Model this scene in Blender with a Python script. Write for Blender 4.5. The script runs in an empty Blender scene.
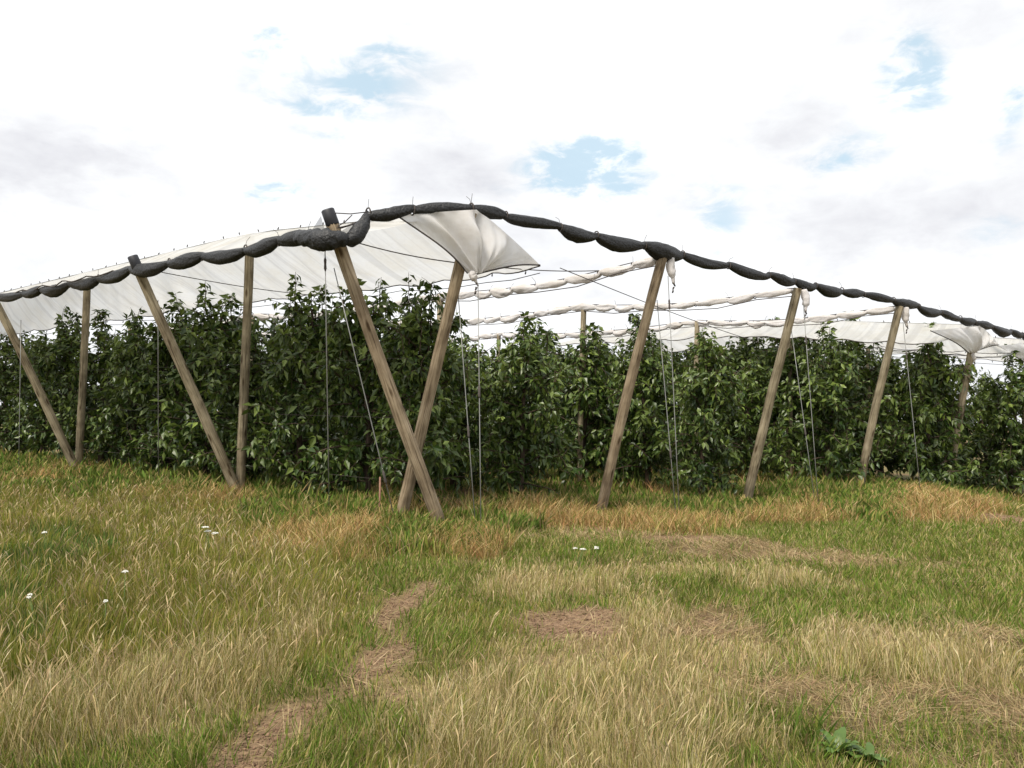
import bpy, math, random
import numpy as np
from mathutils import Vector, Matrix, noise as mnoise

random.seed(7); rng = np.random.default_rng(7)
sc = bpy.context.scene
COL = sc.collection
rad = math.radians

# ------------------------------------------------------------------ camera
F = 790.0; CX = 512.0; CY = 384.0; EYE = 1.6
PITCH = rad(2.35); ROLL = rad(1.25)
fw = Vector((0, math.cos(PITCH), math.sin(PITCH)))
rt0 = Vector((1, 0, 0)); up0 = rt0.cross(fw)
# picture is turned clockwise: camera turned counter-clockwise
rt = rt0 * math.cos(ROLL) + up0 * math.sin(ROLL)
up = up0 * math.cos(ROLL) - rt0 * math.sin(ROLL)
cam = bpy.data.cameras.new('camera'); camo = bpy.data.objects.new('camera', cam); COL.objects.link(camo)
camo.matrix_world = Matrix(((rt.x, up.x, -fw.x, 0), (rt.y, up.y, -fw.y, 0), (rt.z, up.z, -fw.z, EYE), (0, 0, 0, 1)))
cam.sensor_width = 36; cam.lens = F / 1024 * 36; cam.clip_end = 5000; cam.clip_start = 0.05
sc.camera = camo
EYEV = Vector((0, 0, EYE))

def ray(px, py):
    return (fw + rt * ((px - CX) / F) - up * ((py - CY) / F)).normalized()
def at(px, py, Y):                       # survey: the point seen at a pixel, Y metres ahead
    d = ray(px, py); return EYEV + d * (Y / d.y)
def on_ground(px, py):
    d = ray(px, py); return EYEV + d * (-EYE / d.z)
def on_plane(px, py, p, h):              # the point seen at a pixel, in the upright plane through p along h
    n = Vector((h.y, -h.x, 0)); d = ray(px, py)
    return EYEV + d * ((p - EYEV).dot(n) / d.dot(n))
def to_px(p):
    v = Vector(p) - EYEV; z = v.dot(fw)
    return CX + F * v.dot(rt) / z, CY - F * v.dot(up) / z

# ------------------------------------------------------------------ helpers
def tag(o, label=None, cat=None, group=None, kind=None):
    if label: o['label'] = label
    if cat: o['category'] = cat
    if group: o['group'] = group
    if kind: o['kind'] = kind
    return o
def empty(name, loc=(0, 0, 0), rz=0):
    o = bpy.data.objects.new(name, None); COL.objects.link(o)
    o.location = loc; o.rotation_euler = (0, 0, rz); o.empty_display_size = .2
    return o
def link(name, me, mat=None, parent=None):
    o = bpy.data.objects.new(name, me); COL.objects.link(o)
    if mat and not me.materials: me.materials.append(mat)
    if parent: o.parent = parent
    return o
class MB:
    def __init__(s): s.v = []; s.f = []
    def add(s, v, f):
        n = len(s.v); s.v += [tuple(p) for p in v]; s.f += [tuple(i + n for i in q) for q in f]
    def tube(s, pts, rads, n=8, cap=True, wob=0, seed=0):
        pts = [Vector(p) for p in pts]
        if not isinstance(rads, (list, tuple)): rads = [rads] * len(pts)
        vs = []; fs = []
        t0 = (pts[1] - pts[0]).normalized()
        a = t0.cross(Vector((0, 0, 1))); a = a if a.length > .1 else t0.cross(Vector((1, 0, 0))); a.normalize()
        for i, p in enumerate(pts):
            t = (pts[min(i + 1, len(pts) - 1)] - pts[max(i - 1, 0)]).normalized()
            a = (a - t * a.dot(t)).normalized(); b = t.cross(a)
            for j in range(n):
                th = 2 * math.pi * j / n; d = a * math.cos(th) + b * math.sin(th)
                r = rads[i]
                if wob: r *= 1 + wob * mnoise.noise(Vector((d.x * 1.3 + seed, d.y * 1.3, d.z * 1.3 + i * .35 + seed)))
                vs.append(p + d * r)
        for i in range(len(pts) - 1):
            for j in range(n):
                fs.append((i * n + j, i * n + (j + 1) % n, (i + 1) * n + (j + 1) % n, (i + 1) * n + j))
        if cap:
            fs.append(tuple(range(n - 1, -1, -1))); fs.append(tuple(range((len(pts) - 1) * n, len(pts) * n)))
        s.add(vs, fs)
    def build(s, name, mat, parent=None, smooth=True):
        me = bpy.data.meshes.new(name); me.from_pydata(s.v, [], s.f); me.update()
        if smooth: me.polygons.foreach_set('use_smooth', [True] * len(me.polygons))
        return link(name, me, mat, parent)
def np_mesh(name, V, quads, tris=None, col=None, smooth=False):
    me = bpy.data.meshes.new(name)
    nq = len(quads); nt = 0 if tris is None else len(tris)
    me.vertices.add(len(V)); me.vertices.foreach_set('co', V.astype(np.float32).ravel())
    loops = quads.ravel() if nt == 0 else np.concatenate([quads.ravel(), tris.ravel()])
    me.loops.add(len(loops)); me.loops.foreach_set('vertex_index', loops.astype(np.int32))
    st = np.concatenate([np.arange(nq) * 4, nq * 4 + np.arange(nt) * 3]).astype(np.int32)
    me.polygons.add(nq + nt); me.polygons.foreach_set('loop_start', st)
    if smooth: me.polygons.foreach_set('use_smooth', np.ones(nq + nt, dtype=bool))
    me.update(calc_edges=True)
    if col is not None:
        a = me.color_attributes.new('tint', 'FLOAT_COLOR', 'POINT')
        c4 = np.ones((len(V), 4), np.float32); c4[:, :3] = col
        a.data.foreach_set('color', c4.ravel())
    return me

# ------------------------------------------------------------------ materials
def new_mat(name):
    m = bpy.data.materials.new(name); m.use_nodes = True; nt = m.node_tree; nt.nodes.clear()
    out = nt.nodes.new('ShaderNodeOutputMaterial'); return m, nt, out
def N(nt, t, **kw):
    n = nt.nodes.new(t)
    for k, v in kw.items():
        if k.startswith('in_'): n.inputs[int(k[3:]) if k[3:].isdigit() else k[3:].replace('_', ' ')].default_value = v
        else: setattr(n, k, v)
    return n
def ramp(nt, stops):
    r = nt.nodes.new('ShaderNodeValToRGB'); e = r.color_ramp.elements
    while len(e) < len(stops): e.new(.5)
    for k, (p, c) in enumerate(stops): e[k].position = p; e[k].color = (*c, 1) if len(c) == 3 else c
    return r
def bsdf(nt, rough=.8, spec=.3):
    b = nt.nodes.new('ShaderNodeBsdfPrincipled'); b.inputs['Roughness'].default_value = rough
    b.inputs['Specular IOR Level'].default_value = spec; return b

def wood_mat(name, c1, c2, c3):
    m, nt, out = new_mat(name); L = nt.links.new
    tc = N(nt, 'ShaderNodeTexCoord'); mp = N(nt, 'ShaderNodeMapping'); mp.inputs['Scale'].default_value = (9, 9, .55)
    L(tc.outputs['Object'], mp.inputs[0])
    n1 = N(nt, 'ShaderNodeTexNoise', in_Scale=4.0, in_Detail=8.0, in_Roughness=.65); L(mp.outputs[0], n1.inputs['Vector'])
    r = ramp(nt, [(.3, c1), (.5, c2), (.72, c3)]); L(n1.outputs['Fac'], r.inputs[0])
    n2 = N(nt, 'ShaderNodeTexNoise', in_Scale=2.2, in_Detail=5.0); L(tc.outputs['Object'], n2.inputs['Vector'])
    r2 = ramp(nt, [(.35, (.55, .51, .47)), (.65, (1.15, 1.12, 1.08))]); L(n2.outputs['Fac'], r2.inputs[0])
    mx = N(nt, 'ShaderNodeMix', data_type='RGBA', blend_type='MULTIPLY'); mx.inputs[0].default_value = 1
    L(r.outputs[0], mx.inputs[6]); L(r2.outputs[0], mx.inputs[7])
    vo = N(nt, 'ShaderNodeTexVoronoi', in_Scale=1.0); mk = N(nt, 'ShaderNodeMapping'); mk.inputs['Scale'].default_value = (7, 7, 1.9); L(tc.outputs['Object'], mk.inputs[0]); L(mk.outputs[0], vo.inputs['Vector'])
    rk = ramp(nt, [(.10, (.32, .27, .22)), (.22, (1, 1, 1))]); L(vo.outputs['Distance'], rk.inputs[0])
    mp3 = N(nt, 'ShaderNodeMapping'); mp3.inputs['Scale'].default_value = (30, 30, .8); L(tc.outputs['Object'], mp3.inputs[0])
    n3 = N(nt, 'ShaderNodeTexNoise', in_Scale=1.6, in_Detail=3.0); L(mp3.outputs[0], n3.inputs['Vector'])
    rc = ramp(nt, [(.33, (.35, .32, .3)), (.40, (1, 1, 1))]); L(n3.outputs['Fac'], rc.inputs[0])
    for q_ in (rk, rc):
        m_ = N(nt, 'ShaderNodeMix', data_type='RGBA', blend_type='MULTIPLY'); m_.inputs[0].default_value = 1
        L(mx.outputs[2], m_.inputs[6]); L(q_.outputs[0], m_.inputs[7]); mx = m_
    b = bsdf(nt, .88, .2); L(mx.outputs[2], b.inputs['Base Color'])
    bp = N(nt, 'ShaderNodeBump', in_Strength=.7, in_Distance=.012); L(n1.outputs['Fac'], bp.inputs['Height']); L(bp.outputs[0], b.inputs['Normal'])
    L(b.outputs[0], out.inputs[0]); return m
M_POST = wood_mat('weathered_brown_wood', (.14, .108, .072), (.31, .25, .172), (.45, .385, .29))
M_POSTG = wood_mat('weathered_grey_wood', (.13, .112, .073), (.30, .26, .18), (.42, .375, .285))
M_BARK = wood_mat('bark', (.035, .026, .02), (.085, .062, .047), (.15, .115, .09))

def plain(name, c, rough=.7, spec=.3, metal=0, nscale=0, amp=.4, bump=0):
    m, nt, out = new_mat(name); L = nt.links.new
    b = bsdf(nt, rough, spec); b.inputs['Metallic'].default_value = metal
    b.inputs['Base Color'].default_value = (*c, 1)
    if nscale:
        tc = N(nt, 'ShaderNodeTexCoord'); n = N(nt, 'ShaderNodeTexNoise', in_Scale=nscale, in_Detail=6.0); L(tc.outputs['Object'], n.inputs['Vector'])
        r = ramp(nt, [(.3, tuple(x * (1 - amp) for x in c)), (.7, tuple(x * (1 + amp) for x in c))]); L(n.outputs['Fac'], r.inputs[0])
        L(r.outputs[0], b.inputs['Base Color'])
        if bump:
            bp = N(nt, 'ShaderNodeBump', in_Strength=bump, in_Distance=.02); L(n.outputs['Fac'], bp.inputs['Height']); L(bp.outputs[0], b.inputs['Normal'])
    L(b.outputs[0], out.inputs[0]); return m
M_NET = plain('black_woven_net', (.016, .017, .019), .5, .4, nscale=30, amp=.6, bump=1.0)
M_CAP = plain('black_rubber', (.018, .019, .024), .5, .4, nscale=5)
M_WIRE = plain('galvanised_wire', (.22, .22, .21), .5, .5, metal=.5)
M_CORD = plain('dark_cord', (.07, .06, .055), .8)
M_STAKE = plain('rusty_stake', (.26, .14, .10), .8, nscale=12)
M_WHITEFL = plain('white_petals', (.62, .62, .56), .8)
M_STEM = plain('green_stem', (.10, .15, .04), .7)

def sheet_mat(name, c, transl=.45, see=.0, dirt=1.0):
    m, nt, out = new_mat(name); L = nt.links.new
    tc = N(nt, 'ShaderNodeTexCoord'); n = N(nt, 'ShaderNodeTexNoise', in_Scale=1.6, in_Detail=7.0, in_Roughness=.65); L(tc.outputs['Object'], n.inputs['Vector'])
    r = ramp(nt, [(.28, tuple(x * (1 - .22 * dirt) * y for x, y in zip(c, (1, .96, .88)))), (.6, c)]); L(n.outputs['Fac'], r.inputs[0])
    if name == 'white_woven_sheet':      # fold shading put into the colour, as darker bands across the sheet
        dp = N(nt, 'ShaderNodeVectorMath', operation='DOT_PRODUCT'); dp.inputs[1].default_value = (-.78 * 1.9, .62 * 1.9, 0); L(tc.outputs['Object'], dp.inputs[0])
        nb = N(nt, 'ShaderNodeTexNoise', noise_dimensions='1D', in_Scale=1.6, in_Detail=4.0, in_Roughness=.7); L(dp.outputs['Value'], nb.inputs['W'])
        rb = ramp(nt, [(.36, (.84, .84, .845)), (.5, (.97, .97, .97)), (.62, (1, 1, 1))]); L(nb.outputs['Fac'], rb.inputs[0])
        mb = N(nt, 'ShaderNodeMix', data_type='RGBA', blend_type='MULTIPLY'); mb.inputs[0].default_value = 1; L(r.outputs[0], mb.inputs[6]); L(rb.outputs[0], mb.inputs[7])
        class _o: outputs = [mb.outputs[2]]
        r = _o
    d = N(nt, 'ShaderNodeBsdfDiffuse'); t = N(nt, 'ShaderNodeBsdfTranslucent')
    L(r.outputs[0], d.inputs[0]); L(r.outputs[0], t.inputs[0])
    n2 = N(nt, 'ShaderNodeTexNoise', in_Scale=9.0, in_Detail=4.0); L(tc.outputs['Object'], n2.inputs['Vector'])
    bp = N(nt, 'ShaderNodeBump', in_Strength=.25, in_Distance=.03); L(n2.outputs['Fac'], bp.inputs['Height'])
    L(bp.outputs[0], d.inputs['Normal']); L(bp.outputs[0], t.inputs['Normal'])
    mx = N(nt, 'ShaderNodeMixShader'); mx.inputs[0].default_value = transl; L(d.outputs[0], mx.inputs[1]); L(t.outputs[0], mx.inputs[2])
    if see:
        tr = N(nt, 'ShaderNodeBsdfTransparent'); m2 = N(nt, 'ShaderNodeMixShader'); m2.inputs[0].default_value = see
        L(mx.outputs[0], m2.inputs[1]); L(tr.outputs[0], m2.inputs[2]); L(m2.outputs[0], out.inputs[0])
    else: L(mx.outputs[0], out.inputs[0])
    return m
M_SHEET = sheet_mat('white_woven_sheet', (.80, .81, .82), .52, .10, .35)
M_FLAP = sheet_mat('white_gathered_cloth', (.85, .85, .87), .5, 0, .6)
M_FURL = sheet_mat('white_furled_cloth', (.80, .78, .785), .4, 0, .9)

def tint_mat(name, transl=.25, rough=.6, spec=.3):
    m, nt, out = new_mat(name); L = nt.links.new
    a = N(nt, 'ShaderNodeAttribute', attribute_name='tint')
    b = bsdf(nt, rough, spec); L(a.outputs['Color'], b.inputs['Base Color'])
    if transl:
        t = N(nt, 'ShaderNodeBsdfTranslucent'); L(a.outputs['Color'], t.inputs[0])
        mx = N(nt, 'ShaderNodeMixShader'); mx.inputs[0].default_value = transl
        L(b.outputs[0], mx.inputs[1]); L(t.outputs[0], mx.inputs[2]); L(mx.outputs[0], out.inputs[0])
    else: L(b.outputs[0], out.inputs[0])
    return m
M_LEAF = tint_mat('fruit_tree_leaf', .22, .40, .5)
M_GRASS = tint_mat('grass_blade', .3, .8, .08)

# ground
def ground_mat():
    m, nt, out = new_mat('meadow_soil'); L = nt.links.new
    a = N(nt, 'ShaderNodeAttribute', attribute_name='tint'); g = N(nt, 'ShaderNodeNewGeometry')
    n1 = N(nt, 'ShaderNodeTexNoise', in_Scale=22.0, in_Detail=8.0, in_Roughness=.7); L(g.outputs['Position'], n1.inputs['Vector'])
    r1 = ramp(nt, [(.3, (.5, .48, .45)), (.55, (1, 1, 1)), (.75, (1.5, 1.45, 1.35))]); L(n1.outputs['Fac'], r1.inputs[0])
    mx = N(nt, 'ShaderNodeMix', data_type='RGBA', blend_type='MULTIPLY'); mx.inputs[0].default_value = 1
    L(a.outputs['Color'], mx.inputs[6]); L(r1.outputs[0], mx.inputs[7])
    b = bsdf(nt, .95, .1); L(mx.outputs[2], b.inputs['Base Color'])
    bp = N(nt, 'ShaderNodeBump', in_Strength=.9, in_Distance=.03); L(n1.outputs['Fac'], bp.inputs['Height']); L(bp.outputs[0], b.inputs['Normal'])
    L(b.outputs[0], out.inputs[0]); return m
M_GROUND = ground_mat()

# ------------------------------------------------------------------ noise and terrain
_perm = rng.random((256, 256))
def vnoise(x, y, s):
    x = np.asarray(x, float) / s + 1000.3; y = np.asarray(y, float) / s + 1000.7
    i = np.floor(x).astype(int); j = np.floor(y).astype(int); u = x - i; v = y - j
    u = u * u * (3 - 2 * u); v = v * v * (3 - 2 * v)
    g = lambda a, b: _perm[a & 255, b & 255]
    return (g(i, j) * (1 - u) + g(i + 1, j) * u) * (1 - v) + (g(i, j + 1) * (1 - u) + g(i + 1, j + 1) * u) * v
def fbm(x, y, s):
    return vnoise(x, y, s) * .5 + vnoise(x + 7, y + 3, s * .5) * .3 + vnoise(x + 1, y + 9, s * .25) * .2
def hgt(x, y):
    x = np.asarray(x, float); y = np.asarray(y, float)
    h = -.22 * np.exp(-(((x - 3.0) / 3.2) ** 2 + ((y - 15.3) / 3.0) ** 2))
    u_ = np.clip((x - 8.6) / 5.5, 0, 1); h = h - .45 * u_ * u_ * (3 - 2 * u_)
    h = h + (fbm(x, y, 1.1) - .5) * .10 * np.clip(1 - (y - 9) / 30, .2, 1)
    return h
def hz(x, y): return float(hgt(x, y))

# ------------------------------------------------------------------ ground cover map
CL = ['olive', 'straw', 'green', 'teal', 'orange', 'hay', 'weed', 'bare']
GCOL = dict(olive=(.19, .15, .06), straw=(.27, .20, .11), green=(.13, .125, .045), teal=(.09, .11, .045), orange=(.26, .155, .08),
            hay=(.21, .145, .09), weed=(.09, .10, .04), bare=(.26, .17, .11))
PATCH = [
 ('weed', 215, 488, 50, 9, 1.7), ('weed', 130, 484, 40, 8, 1.6), ('weed', 50, 492, 40, 8, 1.4), ('weed', 620, 500, 40, 7, 1.3), ('weed', 500, 525, 35, 9, 1.6), ('weed', 820, 495, 30, 8, 1.9), ('weed', 945, 488, 30, 6, 1.7), ('weed', 360, 520, 30, 9, 1.7), ('bare', 440, 500, 60, 4, 2.4), ('bare', 590, 525, 50, 5, 2.0), ('bare', 690, 540, 40, 4, 2.2),  # class, pixel centre, pixel radii, weight: surveyed once from the photograph and turned into ground ellipses
 ('olive', 140, 560, 240, 75, 1.6), ('olive', 40, 510, 150, 35, 1.2), ('olive', 250, 600, 160, 60, .9), ('olive', 120, 650, 150, 35, .8),
 ('teal', 50, 565, 60, 45, 2.1), ('teal', 20, 625, 65, 40, 2.1), ('teal', 100, 540, 25, 25, .9), ('green', 60, 650, 60, 25, .8),
 ('straw', 270, 600, 70, 45, 1.5), ('straw', 150, 705, 190, 45, 2.4), ('straw', 40, 745, 120, 35, 2.0), ('straw', 300, 630, 60, 25, 1.6), ('straw', 250, 660, 90, 28, 1.3),
 ('straw', 250, 560, 60, 20, .9),
 ('green', 350, 700, 40, 18, 1.6), ('green', 340, 650, 35, 14, 1.0), ('green', 390, 575, 75, 18, 1.8), ('green', 410, 640, 40, 16, 1.2), ('green', 290, 745, 30, 10, 1.2),
 ('bare', 397, 622, 12, 12, 1.4),
 ('bare', 410, 700, 22, 8, 1.6), ('bare', 175, 770, 40, 10, 2.0),
 ('straw', 530, 580, 70, 18, 1.2), ('straw', 470, 585, 50, 15, .8), ('green', 500, 600, 60, 14, .7), ('green', 640, 545, 60, 9, 1.6), ('green', 580, 548, 60, 10, 1.3),
 ('straw', 700, 575, 95, 18, 1.6), ('green', 720, 590, 60, 10, 1.1), ('bare', 555, 623, 40, 15, 5.0),
 ('straw', 460, 690, 60, 40, 1.6), ('straw', 560, 700, 130, 60, 1.3), ('straw', 650, 640, 110, 35, 1.2), ('straw', 560, 750, 160, 30, 1.5), ('straw', 690, 690, 70, 45, 1.2),
 ('green', 420, 740, 40, 20, .9), ('green', 510, 720, 25, 14, .8), ('green', 640, 670, 30, 15, .7),
 ('hay', 720, 630, 45, 14, 1.6), ('bare', 715, 628, 25, 8, 1.8),
 ('hay', 700, 545, 130, 11, 2.2), ('hay', 830, 555, 80, 9, 1.4), ('bare', 670, 541, 45, 5, 1.6), ('bare', 610, 520, 60, 6, .8),
 ('green', 800, 530, 120, 16, 1.5), ('green', 950, 560, 130, 35, .7), ('green', 820, 605, 90, 20, .6), ('green', 960, 610, 90, 22, .6), ('straw', 920, 600, 120, 12, .6), ('straw', 960, 545, 90, 8, .7), ('straw', 820, 545, 60, 6, .7),
 ('straw', 890, 655, 75, 26, 2.4), ('straw', 980, 665, 50, 25, 1.5), ('straw', 840, 640, 30, 18, 1.0), ('green', 790, 628, 25, 10, 1.5),
 ('hay', 930, 720, 150, 35, 1.7), ('hay', 780, 700, 60, 25, 1.2), ('green', 940, 735, 120, 25, .5), ('hay', 1010, 640, 40, 14, 1.4), ('bare', 900, 745, 120, 12, .8), ('bare', 985, 518, 40, 5, 1.3),
 ('green', 850, 750, 60, 18, 1.4), ('green', 735, 720, 40, 18, 1.0), ('straw', 760, 760, 60, 16, 1.0), ('weed', 840, 752, 50, 14, 0.5),
 ('orange', 330, 545, 70, 20, 6.5), ('orange', 290, 560, 40, 14, 1.2), ('orange', 225, 505, 32, 16, 4.5), ('orange', 640, 515, 80, 14, 3.2), ('orange', 530, 512, 60, 10, 2.6), ('orange', 920, 503, 55, 14, 3.2), ('orange', 790, 510, 40, 12, 2.8),
 ('orange', 40, 482, 35, 10, 2.6), ('orange', 150, 500, 60, 9, 2.4), ('orange', 460, 545, 30, 14, 3.6), ('orange', 360, 492, 60, 8, 1.6), ('bare', 370, 494, 60, 4, 1.5),
 ('weed', 270, 508, 45, 18, 2.9), ('weed', 330, 512, 50, 12, 1.8), ('weed', 90, 495, 40, 12, 2.1), ('weed', 440, 540, 40, 14, 2.3), ('weed', 865, 498, 35, 14, 2.4), ('weed', 760, 502, 35, 10, 2.3), ('weed', 690, 505, 30, 10, 1.5), ('weed', 10, 475, 40, 12, 1.8), ('weed', 180, 490, 40, 10, 1.8), ('weed', 400, 545, 25, 12, 1.5), ('weed', 560, 495, 60, 8, 1.5),
]
_pat = []
for c, px, py, rx, ry, w in PATCH:
    g = on_ground(px, py); a = on_ground(px, py - ry); b = on_ground(px, py + ry)
    ur = Vector((g.x, g.y)).normalized()
    _pat.append((CL.index(c), g.x, g.y, ur.x, ur.y, rx * g.y / F, abs(a.y - b.y) / 2 + .02, w))

P0 = Vector((-1.69, 12.5, 0)); FD = Vector((.834, .552, 0)).normalized(); RD = Vector((-.78, .62, 0)).normalized(); SP = 4.05
PERP = abs(FD.x * RD.y - FD.y * RD.x) * SP      # distance between rows
def row_uv(x, y):     # t along the rows, k across them
    dx = x - P0.x; dy = y - P0.y; det = FD.x * RD.y - FD.y * RD.x
    s = (dx * RD.y - dy * RD.x) / det; t = (FD.x * dy - FD.y * dx) / det
    return s / SP, t
_path = [on_ground(*q) for q in ((205, 800), (250, 748), (300, 716), (350, 688), (385, 662), (401, 635), (396, 612), (425, 585))]
def path_dist(x, y):
    d = np.full(len(x), 99.0)
    for a, b in zip(_path, _path[1:]):
        vx, vy = b.x - a.x, b.y - a.y; u = np.clip(((x - a.x) * vx + (y - a.y) * vy) / (vx * vx + vy * vy), 0, 1)
        d = np.minimum(d, np.hypot(x - a.x - u * vx, y - a.y - u * vy))
    return d
def cover(x, y):
    W = np.zeros((len(CL), len(x)))
    W[0] = .04 + .22 * fbm(x + 31, y, 1.7); W[1] = .02 + .34 * fbm(x + 3, y + 41, 1.3); W[2] = .22 + .55 * fbm(x + 17, y + 11, 1.5); W[5] = .42 * fbm(x + 5, y + 5, .9); W[7] = .26 * fbm(x + 51, y + 23, 1.0)
    wx = x + (fbm(x, y, .8) - .5) * .7; wy = y + (fbm(x + 13, y + 5, .8) - .5) * 1.0
    for c, gx, gy, ux, uy, a, b, w in _pat:
        dx = wx - gx; dy = wy - gy; r = dx * ux + dy * uy; s = -dx * uy + dy * ux
        W[c] += w * np.exp(-((s / a) ** 2 + (r / b) ** 2) ** 1.3)
    pd = path_dist(wx * .4 + x * .6, wy * .4 + y * .6)
    W[2] += 1.1 * np.exp(-(pd / .60) ** 2)
    k, t = row_uv(x, y)
    ins = (t > -.2) & (k > -.25)
    d = np.abs(k - np.round(k)) * 4
    strip = np.where(ins, np.exp(-(d / .75) ** 2), 0)
    edge = np.exp(-(np.minimum(np.abs(t + .3), np.abs((k + .12) * 4)) / 1.1) ** 2) * ((t > -1.6) & (k > -.5))
    W[4] += strip * 1.1 + edge * 1.0; W[6] += strip * .4 + ins * .2 + edge * .95; W[7] += strip * 1.1; W[2] += ins * .5 + edge * .6; W[0] += edge * .8; W[0] *= np.where(ins, .2, 1); W[1] *= np.where(ins, .3, 1)
    for c in range(len(CL)):
        W[c] *= (.12 + 1.75 * fbm(x + c * 37.7, y - c * 19.1, .75)) * (.35 + 1.3 * fbm(x - c * 11.3, y + c * 23.9, .26))
    W[7] += 6.0 * np.exp(-(pd / .155) ** 2) * (.35 + 1.2 * fbm(x + 3, y + 8, .45)); W[5] *= 1 - .85 * np.exp(-(pd / .4) ** 2)
    return np.clip(W, 0, None)

# ground sheet
def axis(lo, hi, step, far):
    a = list(np.arange(lo, hi + 1e-6, step)); s = step
    while a[-1] < far: s *= 1.35; a.append(a[-1] + s)
    s = step
    while a[0] > -far: s *= 1.35; a.insert(0, a[0] - s)
    return np.array(a)
gx = axis(-16, 20, .14, 1500); gy = axis(1.0, 30, .14, 1500)
X, Y = np.meshgrid(gx, gy); xs = X.ravel(); ys = Y.ravel()
Wt = cover(xs, ys) ** 1.6
gc = np.array([GCOL[c] for c in CL]); colr = (Wt.T @ gc) / Wt.sum(0)[:, None]
nx = len(gx); ny = len(gy)
idx = np.arange(nx * ny).reshape(ny, nx)
q = np.stack([idx[:-1, :-1], idx[:-1, 1:], idx[1:, 1:], idx[1:, :-1]], -1).reshape(-1, 4)
me = np_mesh('ground', np.stack([xs, ys, hgt(xs, ys)], 1), q, None, colr, True)
tag(link('ground', me, M_GROUND), 'rough field of soil and thatch between dry grass in front of the orchard', 'ground', kind='structure')

# ------------------------------------------------------------------ grass, built as real blades
def pal(cols, n):
    c = np.array(cols)[rng.integers(0, len(cols), n)]
    return c * rng.uniform(.75, 1.25, (n, 1)) * rng.uniform(.93, 1.07, (n, 3))
SPEC = {  # height range, width, bend, lean, width profile, palette
 'olive': ((.12, .36), .85, .32, .30, (.8, .8, .9, 0), [(0.195, 0.203, 0.0336), (0.242, 0.22, 0.0473), (0.159, 0.191, 0.0273), (0.283, 0.244, 0.063), (0.13, 0.18, 0.0263), (0.33, 0.278, 0.0998)]),
 'straw': ((.08, .30), .75, .40, .40, (.75, .8, .9, 0), [(0.52, 0.43, 0.225), (0.58, 0.49, 0.27), (0.44, 0.365, 0.165), (0.307, 0.278, 0.084), (0.578, 0.487, 0.273), (0.165, 0.191, 0.0399), (0.236, 0.232, 0.063)]),
 'green': ((.04, .15), 1.3, .5, .7, (1, .9, .6, 0), [(0.112, 0.18, 0.0252), (0.142, 0.209, 0.0336), (0.0944, 0.145, 0.021), (0.189, 0.209, 0.0441), (0.295, 0.255, 0.0893), (0.389, 0.325, 0.158)]),
 'teal': ((.12, .32), 1.3, .4, .4, (1, 1, .7, 0), [(.085, .15, .034), (.10, .165, .038), (.08, .135, .036), (.15, .19, .045), (.2, .2, .06)]),
 'orange': ((.10, .40), 1.0, 1.1, .8, (.9, .9, .7, 0), [(0.43, 0.27, 0.115), (0.48, 0.33, 0.15), (0.37, 0.215, 0.095), (0.543, 0.418, 0.21), (0.295, 0.186, 0.084), (0.413, 0.336, 0.126), (0.165, 0.186, 0.0336), (0.13, 0.174, 0.0263)]),
 'hay': ((.10, .26), .8, .6, 1.5, (.9, .9, .8, 0), [(0.354, 0.261, 0.137), (0.271, 0.191, 0.0998), (0.448, 0.348, 0.194), (0.212, 0.151, 0.084), (0.401, 0.284, 0.158), (0.519, 0.418, 0.242), (0.153, 0.162, 0.042)]),
 'weed': ((.10, .36), 2.5, .7, .6, (.6, 1.1, .9, 0), [(0.09, 0.148, 0.0252), (0.118, 0.178, 0.0336), (.30, .24, .10), (0.0826, 0.139, 0.0231), (0.177, 0.22, 0.042), (0.26, 0.232, 0.0735)]),
}
# candidates: denser near the camera
NC = 680000
u = rng.random(NC); Ya, Yb = 2.4, 27.0
yy = (Ya ** .35 + u * (Yb ** .35 - Ya ** .35)) ** (1 / .35)
xx = rng.uniform(-1, 1, NC) * (.70 * yy + 1.2)
Wc = cover(xx, yy)
cl = np.zeros(NC, int); Wc[1] *= .8; Wc[2] *= 1.05; Wc[4] *= .75; Wp = Wc ** 3.2; cum = np.cumsum(Wp / Wp.sum(0), 0); rr = rng.random(NC)
cl = (rr[None, :] > cum).sum(0).clip(0, len(CL) - 1)
kk, tt = row_uv(xx, yy)
inside = (tt > .5) & (kk > -.2)
keep = (cl < 7) & (~inside | (rng.random(NC) < .55))
tuft = fbm(xx + 9, yy + 77, .32)
clear = np.zeros(NC)        # the grass is trodden and grazed lower beside bare and short patches
for push in (.15, .4, .7, 1.0):
    rr_ = np.hypot(xx, yy); Wq = cover(xx * (1 + push / rr_), yy * (1 + push / rr_))
    clear = np.maximum(clear, (Wq[7] + .75 * Wq[2] + .6 * Wq[5]) / (Wq.sum(0) + .05))
dens = fbm(xx - 20, yy + 50, .5)
share = Wc[1] / (Wc.sum(0) + .05)
hs_field = (.5 + .9 * tuft) * np.where(cl == 1, .5 + .75 * np.clip(share * 1.3, 0, 1), 1)
pd_ = path_dist(xx, yy); low = np.clip(1.15 - 1.15 * clear, .28, 1) * (.30 + .70 * np.clip((pd_ - .12) / .75, 0, 1));
edge_ = (np.minimum(np.abs(tt + .3), np.abs((kk + .12) * 4)) < 1.2) & (tt > -1.6) & (kk > -.5)
hs_field = np.where(edge_, hs_field * (.55 + 1.1 * fbm(xx + 60, yy + 60, .7)), hs_field * .9)
_feet = [P0 + FD * SP * k for k in range(6)] + [P0 + RD * t - FD * .12 for t in (-.95, 4.34, 11.2)]
for p_ in _feet:      # trampled round the post feet, on the field side
    q_ = p_ * (1 - .35 / p_.length); hs_field = hs_field * (1 - .75 * np.exp(-(np.hypot(xx - q_.x, yy - q_.y) / .50) ** 2))
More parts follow.
